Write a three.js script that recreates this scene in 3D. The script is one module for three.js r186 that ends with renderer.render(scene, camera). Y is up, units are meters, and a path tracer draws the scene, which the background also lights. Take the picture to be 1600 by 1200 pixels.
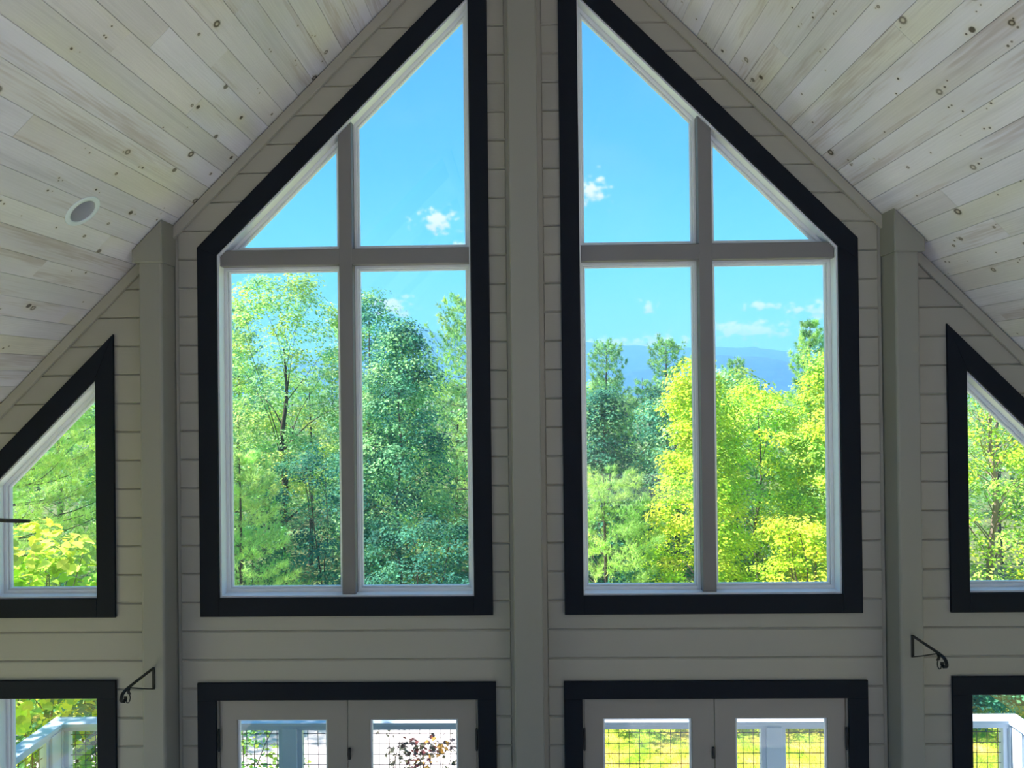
import * as THREE from 'three';
import { mergeGeometries } from 'three/addons/utils/BufferGeometryUtils.js';
import { RoundedBoxGeometry } from 'three/addons/geometries/RoundedBoxGeometry.js';
import { ImprovedNoise } from 'three/addons/math/ImprovedNoise.js';
import { Brush, Evaluator, SUBTRACTION } from 'three-bvh-csg';

// ------------------------------------------------------------------ camera, sky, sun, exposure
const scene = new THREE.Scene();
const rad = THREE.MathUtils.degToRad;
const camera = new THREE.PerspectiveCamera(53.13, 4 / 3, 0.05, 4000);
camera.position.set(0, 4.3, 5.5);
camera.rotation.set(rad(0.314), rad(1.07), rad(-0.663), 'YXZ');
const EXPOSURE = 1.12, SKY = 1.35, SUN = 13;
const SUN_DIR = new THREE.Vector3(-0.63, 0.775, -0.03).normalize();
const sun = new THREE.DirectionalLight(new THREE.Color(1, 0.975, 0.98), SUN);
sun.position.copy(SUN_DIR).multiplyScalar(60);
sun.name = 'sun';
sun.castShadow = true;
Object.assign(sun.shadow.camera, { left: -40, right: 40, top: 40, bottom: -40, near: 1, far: 140 });
sun.shadow.mapSize.set(4096, 4096);
scene.add(sun);
scene.fog = new THREE.FogExp2(new THREE.Color(0.26, 0.7, 1.0), 0.0011);

// ------------------------------------------------------------------ helpers
let seed = 7;
const rnd = () => { seed = (seed * 1664525 + 1013904223) >>> 0; return seed / 4294967296; };
const reseed = (s) => { seed = (s * 2654435761) >>> 0; rnd(); rnd(); };
const rr = (a, b) => a + (b - a) * rnd();
const pick = (a) => a[Math.floor(rnd() * a.length)];
const perlin = new ImprovedNoise();
const noise = (x, y = 0, z = 0) => perlin.noise(x, y, z);
const fbm = (x, y, z, o = 4) => { let s = 0, a = 0.5, f = 1; for (let i = 0; i < o; i++) { s += a * noise(x * f, y * f, z * f); a *= 0.5; f *= 2.03; } return s; };
const lerp = THREE.MathUtils.lerp, clamp = THREE.MathUtils.clamp, smooth = THREE.MathUtils.smoothstep;
const V2 = (x, y) => new THREE.Vector2(x, y), V3 = (x, y, z) => new THREE.Vector3(x, y, z);

const used = {};
const numbered = (n) => { const k = used[n] = (used[n] ?? -1) + 1; return k ? n + '_' + String(k).padStart(3, '0') : n; };
function put(o, parent, kind) {
  o.castShadow = o.receiveShadow = true;
  parent.add(o);
  if (kind) o.userData.kind = kind;
  return o;
}
const mesh = (name, geo, mat, parent, kind) => { const o = new THREE.Mesh(geo, mat); o.name = name; return put(o, parent, kind); };
function thing(name, label, category, pos = [0, 0, 0], group) {
  const g = new THREE.Group();
  g.name = numbered(name); g.position.set(...pos); scene.add(g);
  g.userData = { label, category };
  if (group) g.userData.group = group;
  return g;
}
function structure(name, label) {
  const g = new THREE.Group(); g.name = numbered(name); g.userData = { kind: 'structure' };
  if (label) g.userData.label = label;
  scene.add(g); return g;
}
const std = (color, roughness = 0.7, more = {}) => new THREE.MeshStandardMaterial({ color: new THREE.Color().setRGB(...color), roughness, ...more });
function box(x0, x1, y0, y1, z0, z1) {
  const g = new THREE.BoxGeometry(x1 - x0, y1 - y0, z1 - z0); g.translate((x0 + x1) / 2, (y0 + y1) / 2, (z0 + z1) / 2); return g;
}
function rbox(x0, x1, y0, y1, z0, z1, r = 0.006, seg = 2) {
  const g = new RoundedBoxGeometry(x1 - x0, y1 - y0, z1 - z0, seg, r); g.translate((x0 + x1) / 2, (y0 + y1) / 2, (z0 + z1) / 2); return g;
}
function dataTexture(w, h, fn, { srgb = true, wrap = THREE.RepeatWrapping } = {}) {
  const d = new Uint8Array(w * h * 4);
  for (let y = 0; y < h; y++) for (let x = 0; x < w; x++) {
    const c = fn(x, y), o = (y * w + x) * 4;
    d[o] = clamp(c[0], 0, 255); d[o + 1] = clamp(c[1], 0, 255); d[o + 2] = clamp(c[2], 0, 255); d[o + 3] = 255;
  }
  const t = new THREE.DataTexture(d, w, h, THREE.RGBAFormat);
  t.wrapS = t.wrapT = wrap; t.magFilter = THREE.LinearFilter; t.minFilter = THREE.LinearMipmapLinearFilter; t.generateMipmaps = true;
  if (srgb) t.colorSpace = THREE.SRGBColorSpace;
  t.needsUpdate = true;
  return t;
}
// convex polygons: lists of [x, y], counter-clockwise
function clipHalf(poly, nx, ny, d) {           // keep nx*x + ny*y <= d
  const out = [];
  for (let i = 0; i < poly.length; i++) {
    const a = poly[i], b = poly[(i + 1) % poly.length], da = nx * a[0] + ny * a[1] - d, db = nx * b[0] + ny * b[1] - d;
    if (da <= 0) out.push(a);
    if ((da < 0 && db > 0) || (da > 0 && db < 0)) { const t = da / (da - db); out.push([a[0] + (b[0] - a[0]) * t, a[1] + (b[1] - a[1]) * t]); }
  }
  return out;
}
function inset(poly, r) {                       // shrink (r > 0) or grow (r < 0) a convex polygon
  const n = poly.length, lines = poly.map((a, i) => {
    const b = poly[(i + 1) % n], dx = b[0] - a[0], dy = b[1] - a[1], l = Math.hypot(dx, dy), nx = dy / l, ny = -dx / l;
    return [nx, ny, nx * a[0] + ny * a[1] - r];
  });
  return lines.map((q, i) => {
    const p = lines[(i + n - 1) % n], det = p[0] * q[1] - p[1] * q[0];
    return [(p[2] * q[1] - q[2] * p[1]) / det, (p[0] * q[2] - q[0] * p[2]) / det];
  });
}
const shapeOf = (poly) => new THREE.Shape(poly.map((p) => V2(p[0], p[1])));
function slab(poly, z0, z1, bevel = 0, holes = []) {   // polygon extruded from z0 to z1, front edges chamfered
  const s = shapeOf(poly);
  for (const h of holes) s.holes.push(new THREE.Path([...h].reverse().map((p) => V2(p[0], p[1]))));
  const g = new THREE.ExtrudeGeometry(s, { depth: z1 - z0 - 2 * bevel, bevelEnabled: bevel > 0, bevelThickness: bevel, bevelSize: bevel, bevelOffset: -bevel, bevelSegments: 1, curveSegments: 4 });
  g.translate(0, 0, z0 + bevel);
  return g;
}
function tubeAlong(points, radius, radial = 8, steps = 0, closed = false) {
  return new THREE.TubeGeometry(new THREE.CatmullRomCurve3(points, closed), steps || points.length * 5, radius, radial, closed);
}

// ------------------------------------------------------------------ sky
{
  const W = 4096, H = 2048, d = new Uint8Array(W * H * 4);
  const toS = (v) => { v /= SKY; return 255 * (v <= 0.0031308 ? v * 12.92 : 1.055 * Math.pow(Math.max(v, 0), 1 / 2.4) - 0.055); };
  const stops = [[0, 0.42, 0.92, 1.3], [4, 0.3, 0.9, 1.33], [9, 0.18, 0.76, 1.28], [16, 0.115, 0.57, 1.13], [26, 0.095, 0.44, 0.98], [45, 0.08, 0.34, 0.82], [90, 0.06, 0.24, 0.62]];
  const base = (el) => {
    let i = 1; while (i < stops.length - 1 && stops[i][0] < el) i++;
    const a = stops[i - 1], b = stops[i], t = clamp((el - a[0]) / (b[0] - a[0]), 0, 1);
    return [1, 2, 3].map((c) => lerp(a[c], b[c], t));
  };
  // clouds: azimuth (degrees, 0 straight ahead, right positive), elevation, half width, half height
  const clouds = [[-6.4, 12.3, 1.9, 1.0], [-4.6, 10.4, 0.9, 0.6], [4.6, 14.3, 2.0, 1.25], [3.6, 11.6, 0.5, 0.5], [-10.0, 6.1, 2.2, 0.9], [9.1, 5.9, 0.7, 0.55],
    [6.2, 3.3, 3.2, 0.5], [9.9, 3.3, 2.6, 0.7], [16.3, 3.9, 4.4, 0.85], [20.6, 5.3, 2.6, 0.7], [17.0, 5.6, 1.5, 0.35]];
  reseed(91);
  for (let k = 0; k < 46; k++) clouds.push([rr(34, 326), rr(3, 34), rr(1.2, 5), rr(0.5, 1.5)]);
  const byRow = Array.from({ length: H }, () => []);
  for (const c of clouds) for (let r = 0; r < H; r++) { const el = ((r + 0.5) / H - 0.5) * 180; if (Math.abs(el - c[1]) < c[3] * 1.7) byRow[r].push(c); }
  for (let r = 0; r < H; r++) {
    const el = ((r + 0.5) / H - 0.5) * 180, b = base(Math.max(el, 0));
    for (let x = 0; x < W; x++) {
      let m = 0, lit = 1;
      const az = ((x + 0.5) / W - 0.25) * 360;
      const veil = el > 2 && el < 40 ? 0.05 * smooth(fbm(Math.cos(rad(az)) * 5, el * 0.16, Math.sin(rad(az)) * 5, 3), -0.05, 0.5) : 0;
      for (const c of byRow[r]) {
        let da = az - c[0]; if (da > 180) da -= 360; if (da < -180) da += 360;
        if (Math.abs(da) > c[2] * 1.7) continue;
        const q = Math.hypot(da / c[2], (el - c[1]) / c[3]), n = fbm(az * 1.4, el * 2.1, c[0], 5);
        const t = smooth(1.0 - q + n * 1.7, 0.12, 0.85);
        if (t > m) { m = t; lit = 0.86 + 0.2 * smooth((el - c[1]) / c[3], -1, 0.6); }
      }
      const o = (r * W + x) * 4, cl = [1.0 * lit, 1.04 * lit, 1.08 * lit];
      for (let c = 0; c < 3; c++) d[o + c] = clamp(toS(lerp(lerp(b[c], cl[c], veil), cl[c], m * 0.92)), 0, 255);
      d[o + 3] = 255;
    }
  }
  const t = new THREE.DataTexture(d, W, H, THREE.RGBAFormat);
  t.mapping = THREE.EquirectangularReflectionMapping; t.colorSpace = THREE.SRGBColorSpace; t.magFilter = t.minFilter = THREE.LinearFilter; t.needsUpdate = true;
  scene.background = t; scene.backgroundIntensity = SKY;
}

// ------------------------------------------------------------------ materials
const grainBump = dataTexture(512, 512, (x, y) => { const v = 128 + 60 * noise(x / 90, y / 7, 3) + 50 * noise(x / 40, y / 3, 9); return [v, v, v]; }, { srgb: false });
grainBump.repeat.set(0.8, 1.6);
const paintWall = std([0.372, 0.352, 0.3], 0.62, { bumpMap: grainBump, bumpScale: 0.0006 });
const paintWall2 = std([0.358, 0.339, 0.29], 0.62, { bumpMap: grainBump, bumpScale: 0.0006 });
const paintWall3 = std([0.382, 0.36, 0.302], 0.62, { bumpMap: grainBump, bumpScale: 0.0006 });
const paintPost = std([0.268, 0.258, 0.225], 0.5);
const blackTrim = new THREE.MeshPhysicalMaterial({ color: new THREE.Color().setRGB(0.0075, 0.0085, 0.014), roughness: 0.6, specularIntensity: 0.25, bumpMap: grainBump, bumpScale: 0.0004 });
const vinyl = std([0.86, 0.89, 0.93], 0.35);
const mullionPaint = std([0.19, 0.178, 0.18], 0.45);
const doorPaint = std([0.3, 0.27, 0.235], 0.45);
const glass = new THREE.MeshPhysicalMaterial({ color: 0xffffff, roughness: 0, transmission: 1, thickness: 0, ior: 1.33 });
const iron = std([0.012, 0.012, 0.014], 0.5, { metalness: 0.6 });
const hingeMetal = std([0.03, 0.03, 0.03], 0.45, { metalness: 0.7 });
const fixtureWhite = std([0.8, 0.88, 0.95], 0.4);
const blueShadeRailPaint = std([0.66, 0.77, 0.9], 0.55, { bumpMap: grainBump, bumpScale: 0.0008 });  // white rail; the blue of its skylit shade is put into the colour
const wireMetal = std([0.05, 0.05, 0.06], 0.5, { metalness: 0.6 });
const plaster = std([0.78, 0.78, 0.79], 0.85);

// whitewashed pine boards, twenty strips in one picture
const STRIPS = 20, STRIP_LEN = 4.2;
reseed(1234);
const pineMap = (() => {
  const W = 2048, H = 2040, sh = H / STRIPS, k = [];
  const strips = Array.from({ length: STRIPS }, () => {
    const knots = [];
    const n = 5 + Math.floor(rnd() * 8);
    for (let i = 0; i < n; i++) {
      const x = rnd() * STRIP_LEN, y = rr(0.015, 0.14), big = rnd();
      knots.push([x, y, big < 0.35 ? rr(0.010, 0.017) : rr(0.003, 0.007), rnd() < 0.6, rr(0.55, 1)]);
      if (rnd() < 0.35) knots.push([x + rr(0.02, 0.06), y + rr(-0.02, 0.02), rr(0.002, 0.005), false, rr(0.5, 0.9)]);
    }
    return { knots, tone: rr(-8, 5), warm: rr(-9, 3), z: rnd() * 100, streak: rr(0.3, 1) };
  });
  return dataTexture(W, H, (px, py) => {
    const s = strips[Math.min(STRIPS - 1, Math.floor(py / sh))], x = (px / W) * STRIP_LEN, y = ((py % sh) / sh) * 0.154;
    const wob = noise(x * 1.3, s.z, 1) * 0.03 + noise(x * 4, y * 8, s.z) * 0.006;
    const rings = Math.sin((y + wob) * 420 + noise(x * 0.8, y * 20, s.z) * 5);
    const grain = noise(x * 9, y * 420, s.z) * 7 + noise(x * 3, y * 140, s.z + 5) * 6;
    const patch = noise(x * 1.6, y * 6, s.z + 9);
    const yellow = Math.max(0, noise(x * 0.9, y * 4, s.z + 20)) * 24 + s.warm;
    let v = s.tone + patch * 10 + grain * s.streak + rings * 2.2 * s.streak - 16 * s.streak * Math.max(0, noise(x * 0.7, y * 26, s.z + 31) - 0.28) * 2;
    let c = [230 + v, 227 + v, 229 + v - yellow];
    const thin = smooth(noise(x * 0.85, y * 7, s.z + 44) + noise(x * 5, y * 90, s.z + 3) * 0.35, 0.16, 0.75) * 0.38;   // where the wash is thin the wood shows
    c = [lerp(c[0], 168, thin), lerp(c[1], 150, thin), lerp(c[2], 138, thin)];
    for (const [kx, ky, r, ring, st] of s.knots) {
      const dx = (x - kx) * 0.8, dy = y - ky, q = Math.hypot(dx, dy) / r;
      if (q > 5) continue;
      const glow = Math.exp(-q * q * 0.18) * 16 * st;
      c = [c[0] - glow * 0.3, c[1] - glow * 0.5, c[2] - glow * 1.3];
      const e = ring && r > 0.006 ? Math.exp(-(((q - 1) / 0.42) ** 2)) : smooth(1.35 - q, 0, 0.6);
      const a = e * st * 0.95;
      c = [lerp(c[0], 60, a), lerp(c[1], 50, a), lerp(c[2], 38, a)];
      if (ring && r > 0.006 && q < 0.9) { const b = 0.25 * st; c = [lerp(c[0], 150, b), lerp(c[1], 128, b), lerp(c[2], 92, b)]; }
    }
    return c;
  });
})();
const pineMats = [[1, 1, 1], [0.965, 0.965, 0.975], [0.985, 0.97, 0.945], [0.94, 0.92, 0.89]].map((c) => std([c[0] * 0.98, c[1] * 0.98, c[2] * 0.98], 0.62, { map: pineMap }));
const floorMat = std([1, 1, 1], 0.45, { map: pineMap });

// ------------------------------------------------------------------ the room's measures (metres; front wall inside face at z = 0, floor at y = 0, ridge over x = 0)
const RIDGE = 8.035, HALF = 4.95, BACK = 9, EAVE = RIDGE - HALF;
const mirror = (poly) => poly.map(([x, y]) => [-x, y]).reverse();
// openings of the front wall (the casings' inner edges), right-hand side; mirrored for the left
const bigOpen = [[0.39, 2.817], [2.222, 2.817], [2.222, 5.283], [0.39, 7.115]];
const sideOpen = [[3.11, 2.82], [3.877, 2.82], [3.877, 3.628], [3.11, 4.395]];
const lowOpen = [[3.115, 0.75], [3.87, 0.75], [3.87, 2.102], [3.115, 2.102]];
const doorOpen = [[0.373, -0.2], [2.252, -0.2], [2.252, 2.083], [0.373, 2.083]];
const openings = [bigOpen, sideOpen, lowOpen, doorOpen];

// ------------------------------------------------------------------ front wall: logs, one course after another
const wallFront = structure('wall_front');
{
  const COURSE = 0.2064, Y0 = 1.747 - 9 * COURSE, mats = [paintWall, paintWall, paintWall2, paintWall3];
  const bays = [[2.728, HALF], [0.128, 2.512]];          // between the posts, right-hand side
  const xAt = (poly, y) => {                             // left and right edge of a convex polygon at height y
    let lo = 1e9, hi = -1e9;
    for (let i = 0; i < poly.length; i++) {
      const a = poly[i], b = poly[(i + 1) % poly.length];
      if ((a[1] - y) * (b[1] - y) <= 0) {
        if (Math.abs(a[1] - b[1]) < 1e-9) { lo = Math.min(lo, a[0], b[0]); hi = Math.max(hi, a[0], b[0]); continue; }
        const x = a[0] + ((b[0] - a[0]) * (y - a[1])) / (b[1] - a[1]); lo = Math.min(lo, x); hi = Math.max(hi, x);
      }
    }
    return [lo, hi];
  };
  reseed(55);
  const logs = [];
  for (const [bx0, bx1] of bays) for (let k = 0; k < 48; k++) {
    const y0 = Y0 + k * COURSE + 0.001, y1 = y0 + COURSE - 0.002;
    if (y0 > RIDGE) break;
    // the course, cut by the roof
    let body = [[bx0, y0], [bx1, y0], [bx1, y1], [bx0, y1]];
    body = clipHalf(body, Math.SQRT1_2, Math.SQRT1_2, (RIDGE - 0.02) * Math.SQRT1_2);
    if (body.length < 3 || Math.abs(THREE.ShapeUtils.area(body.map((p) => V2(...p)))) < 0.002) continue;
    const top = Math.max(...body.map((p) => p[1]));
    const hole = openings.find((o) => o[0][0] > bx0 && o[0][0] < bx1 && Math.min(...o.map((p) => p[1])) < top - 0.004 && Math.max(...o.map((p) => p[1])) > y0 + 0.004);
    if (!hole) { logs.push(body); continue; }
    const h = inset(hole, -0.012), hy0 = Math.min(...h.map((p) => p[1])), hy1 = Math.max(...h.map((p) => p[1]));
    const a = Math.max(y0, hy0), b = Math.min(top, hy1), ys = [a, ...h.map((p) => p[1]).filter((y) => y > a + 1e-4 && y < b - 1e-4).sort((p, q) => p - q), b];
    const left = ys.map((y) => [xAt(h, clamp(y, hy0 + 1e-6, hy1 - 1e-6))[0], y]), right = ys.map((y) => [xAt(h, clamp(y, hy0 + 1e-6, hy1 - 1e-6))[1], y]);
    const outR = (y) => Math.min(bx1, RIDGE - 0.02 - y);
    let through0 = a <= y0 + 1e-6, through1 = b >= top - 1e-6;
    if (!through1 && top - b < 0.05) { left.push([left[left.length - 1][0], top]); right.push([right[right.length - 1][0], top]); through1 = true; }
    if (!through0 && a - y0 < 0.05) { left.unshift([left[0][0], y0]); right.unshift([right[0][0], y0]); through0 = true; }
    const rightEdge = (ya, yb) => { const l = [ya]; const kink = RIDGE - 0.02 - bx1; if (kink > ya + 1e-4 && kink < yb - 1e-4) l.push(kink); l.push(yb); return l.map((y) => [outR(y), y]); };
    if (through0 && through1) {
      logs.push([[bx0, y0], ...left, [bx0, top]]);
      logs.push([...rightEdge(y0, top), ...[...right].reverse()]);
    } else if (!through0) {          // the sill lies in this course
      logs.push([[bx0, y0], ...rightEdge(y0, top), ...[...right].reverse(), ...left, [bx0, top]]);
    } else {                         // the head lies in this course
      logs.push([[bx0, y0], ...left, ...[...right].reverse(), ...rightEdge(y0, top), [bx0, top]]);
    }
  }
  const tidy = (p) => p.filter((a, i) => { const b = p[(i + 1) % p.length]; return Math.hypot(a[0] - b[0], a[1] - b[1]) > 2e-4; });
  for (const s of [1, -1]) for (const l of logs) {
    const t = tidy(l), poly = s > 0 ? t : mirror(t), g = slab(poly, -0.16, 0, 0.0095);
    const off = rnd() * 3; const uv = g.attributes.uv; for (let i = 0; i < uv.count; i++) uv.setXY(i, uv.getX(i) + off, uv.getY(i) + off);
    mesh('log', g, pick(mats), wallFront);
  }
  // narrow boards set back beside the posts, where the logs end
  for (const [a, b] of [[0.08, 0.14], [2.50, 2.53], [2.70, 2.74]]) for (const s of [1, -1])
    mesh('backing_strip', box(Math.min(a * s, b * s), Math.max(a * s, b * s), 0, RIDGE - 0.05 - b, -0.15, -0.007), paintWall2, wallFront);
}

// ------------------------------------------------------------------ posts
{
  const centre = structure('timber_post', 'wide pale painted post up the middle of the log wall');
  mesh('post', rbox(-0.105, 0.097, 0, RIDGE - 0.13, -0.1, 0.19, 0.012), paintPost, centre);
  for (const s of [-1, 1]) {
    const g = structure('timber_post', s < 0 ? 'pale painted post with slanted collar left of the big windows' : 'pale painted post with slanted collar right of the big windows');
    const X = (a, b) => [Math.min(a * s, b * s), Math.max(a * s, b * s)];
    mesh('post', rbox(...X(2.538, 2.703), 0, 5.3, -0.1, 0.19, 0.02, 3), paintPost, g);
    const col = [[2.526, 5.205], [2.735, 5.205], [2.735, RIDGE - 0.008 - 2.735], [2.526, RIDGE - 0.008 - 2.526]];
    mesh('collar', slab(s > 0 ? col : mirror(col), -0.02, 0.212, 0.007), paintPost, g);
  }
}

// ------------------------------------------------------------------ rake trim under the ceiling
for (const s of [-1, 1]) {
  const t = structure(s < 0 ? 'trim_1' : 'trim_2');
  for (const [a, b] of [[0.1, 2.53], [2.70, HALF]]) {
    const w = 0.094, p = [[a, RIDGE - 0.012 - a - w], [b, RIDGE - 0.012 - b - w], [b, RIDGE - 0.012 - b], [a, RIDGE - 0.012 - a]];
    mesh('rake_board', slab(s > 0 ? p : mirror(p), 0.0005, 0.032, 0.004), paintWall3, t);
  }
}

// ------------------------------------------------------------------ windows
function ringGeo(outer, inner, z0, z1, bevel = 0) { return slab(outer, z0, z1, bevel, [inner]); }
function casing(g, boards, s) { for (const b of boards) mesh('casing_board', slab(s > 0 ? b : mirror(b), 0.0005, 0.024, 0.003), blackTrim, g); }
function glaze(g, open, bars, s) {             // jamb liner, mullions and transoms, then one sash with bead and pane per light
  const P = (p) => (s > 0 ? p : mirror(p));
  const lin = inset(open, 0.011);
  mesh('jamb_liner', ringGeo(P(inset(open, -0.011)), P(lin), -0.165, -0.004, 0.0015), vinyl, g);
  let lights = [lin];
  for (const b of bars) {
    const [x0, x1, y0, y1] = b.at;
    const poly = b.cut(lin);
    mesh(b.name, slab(P(poly), -0.15, b.name === 'mullion' ? -0.022 : -0.0235, 0.006), mullionPaint, g);
    const next = [];
    for (const l of lights) {
      const parts = b.name === 'mullion' ? [clipHalf(l, 1, 0, x0), clipHalf(l, -1, 0, -x1)] : [clipHalf(l, 0, 1, y0), clipHalf(l, 0, -1, -y1)];
      next.push(...parts.filter((q) => q.length > 2 && Math.abs(THREE.ShapeUtils.area(q.map((p) => V2(...p)))) > 0.01));
    }
    lights = next;
  }
  for (const l of lights) {
    const a = inset(l, 0.022), c = inset(l, 0.036);
    const sash = mesh('sash', ringGeo(P(inset(l, -0.003)), P(a), -0.16, -0.1, 0.004), vinyl, g);
    mesh('glazing_bead', ringGeo(P(inset(a, -0.001)), P(c), -0.155, -0.118, 0.005), vinyl, sash);
    mesh('pane', slab(P(inset(c, -0.004)), -0.142, -0.136), glass, sash);
  }
}
const vbar = (x0, x1) => ({ name: 'mullion', at: [x0, x1], cut: (p) => clipHalf(clipHalf(p, 1, 0, x1), -1, 0, -x0) });
const hbar = (y0, y1) => ({ name: 'transom', at: [0, 0, y0, y1], cut: (p) => clipHalf(clipHalf(p, 0, 1, y1), 0, -1, -y0) });
for (const s of [-1, 1]) {
  const g = structure(s < 0 ? 'window_1' : 'window_2');
  const drop = s > 0 ? 0.155 : 0.0;
  casing(g, [
    [[0.256, 2.683], [0.39, 2.683], [0.39, 7.115], [0.256, 7.442]],
    [[0.39, 2.683], [2.222, 2.683], [2.222, 2.817], [0.39, 2.817]],
    [[2.222, 2.683], [2.36, 2.683], [2.36, 5.338 - drop], [2.222, 5.283]],
    [[2.222, 5.283], ...(drop ? [[2.36, 5.338 - drop]] : []), [2.36, 5.338], [0.256, 7.442], [0.39, 7.115]],
  ], s);
  glaze(g, bigOpen, [vbar(1.247, 1.344), hbar(5.208, 5.323)], s);
}
for (const s of [-1, 1]) {
  const g = structure(s < 0 ? 'window_3' : 'window_4');
  casing(g, [
    [[2.976, 2.683], [3.11, 2.683], [3.11, 4.395], [2.976, 4.722]],
    [[3.11, 2.683], [3.877, 2.683], [3.877, 2.82], [3.11, 2.82]],
    [[3.877, 2.683], [4.011, 2.683], [4.011, 3.687], [3.877, 3.628]],
    [[3.877, 3.628], [4.011, 3.687], [2.976, 4.722], [3.11, 4.395]],
  ], s);
  glaze(g, sideOpen, [], s);
}
for (const s of [-1, 1]) {
  const g = structure(s < 0 ? 'window_5' : 'window_6');
  casing(g, [
    [[2.978, 0.62], [3.115, 0.62], [3.115, 2.102], [2.978, 2.102]],
    [[3.115, 0.62], [3.87, 0.62], [3.87, 0.75], [3.115, 0.75]],
    [[3.87, 0.62], [4.005, 0.62], [4.005, 2.102], [3.87, 2.102]],
    [[2.978, 2.102], [4.005, 2.102], [4.005, 2.231], [2.978, 2.231]],
  ], s);
  glaze(g, lowOpen, [], s);
}
// double doors
for (const s of [-1, 1]) {
  const g = structure(s < 0 ? 'door_1' : 'door_2');
  const P = (p) => (s > 0 ? p : mirror(p));
  casing(g, [
    [[0.242, 0], [0.373, 0], [0.373, 2.083], [0.242, 2.083]],
    [[2.252, 0], [2.387, 0], [2.387, 2.083], [2.252, 2.083]],
    [[0.242, 2.083], [2.387, 2.083], [2.387, 2.208], [0.242, 2.208]],
  ], s);
  for (const [a, b] of [[0.355, 0.383], [2.242, 2.27]]) mesh('jamb', slab(P([[a, 0], [b, 0], [b, 2.1], [a, 2.1]]), -0.16, -0.004, 0.002), doorPaint, g);
  mesh('head_jamb', slab(P([[0.383, 2.076], [2.242, 2.076], [2.242, 2.1], [0.383, 2.1]]), -0.16, -0.004, 0.002), doorPaint, g);
  mesh('threshold', slab(P([[0.383, 0], [2.242, 0], [2.242, 0.02], [0.383, 0.02]]), -0.16, 0.0, 0.002), hingeMetal, g);
  // leaf and glass edges, measured from the house's middle outwards
  for (const [x0, x1, l0, l1] of [[0.386, 1.310, 0.520, 1.152], [1.315, 2.239, 1.463, 2.114]]) {
    const lite = [[l0, 0.3], [l1, 0.3], [l1, 1.93], [l0, 1.93]];
    const leaf = mesh('door_leaf', ringGeo(P([[x0, 0.022], [x1, 0.022], [x1, 2.073], [x0, 2.073]]), P(lite), -0.062, -0.014, 0.003), doorPaint, g);
    mesh('lite_frame', ringGeo(P(inset(lite, -0.002)), P(inset(lite, 0.014)), -0.058, -0.03, 0.004), vinyl, leaf);
    mesh('pane', slab(P(inset(lite, 0.01)), -0.048, -0.042), glass, leaf);
  }
  for (const hx of [0.3845, 2.2405]) for (const hy of [1.79, 0.3, 1.05]) {
    const c = new THREE.CylinderGeometry(0.009, 0.009, 0.14, 10); c.translate(hx * s, hy, 0.0);
    mesh('hinge', mergeGeometries([c, ...[-0.075, 0.075].map((d) => { const k = new THREE.SphereGeometry(0.008, 8, 6); k.translate(hx * s, hy + d, 0); return k; })]), hingeMetal, g);
  }
  const lat = rbox(1.300 * s - 0.009, 1.300 * s + 0.009, 1.65, 1.73, -0.012, 0.006, 0.004);
  mesh('flush_bolt', lat, hingeMetal, g);
}

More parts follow.
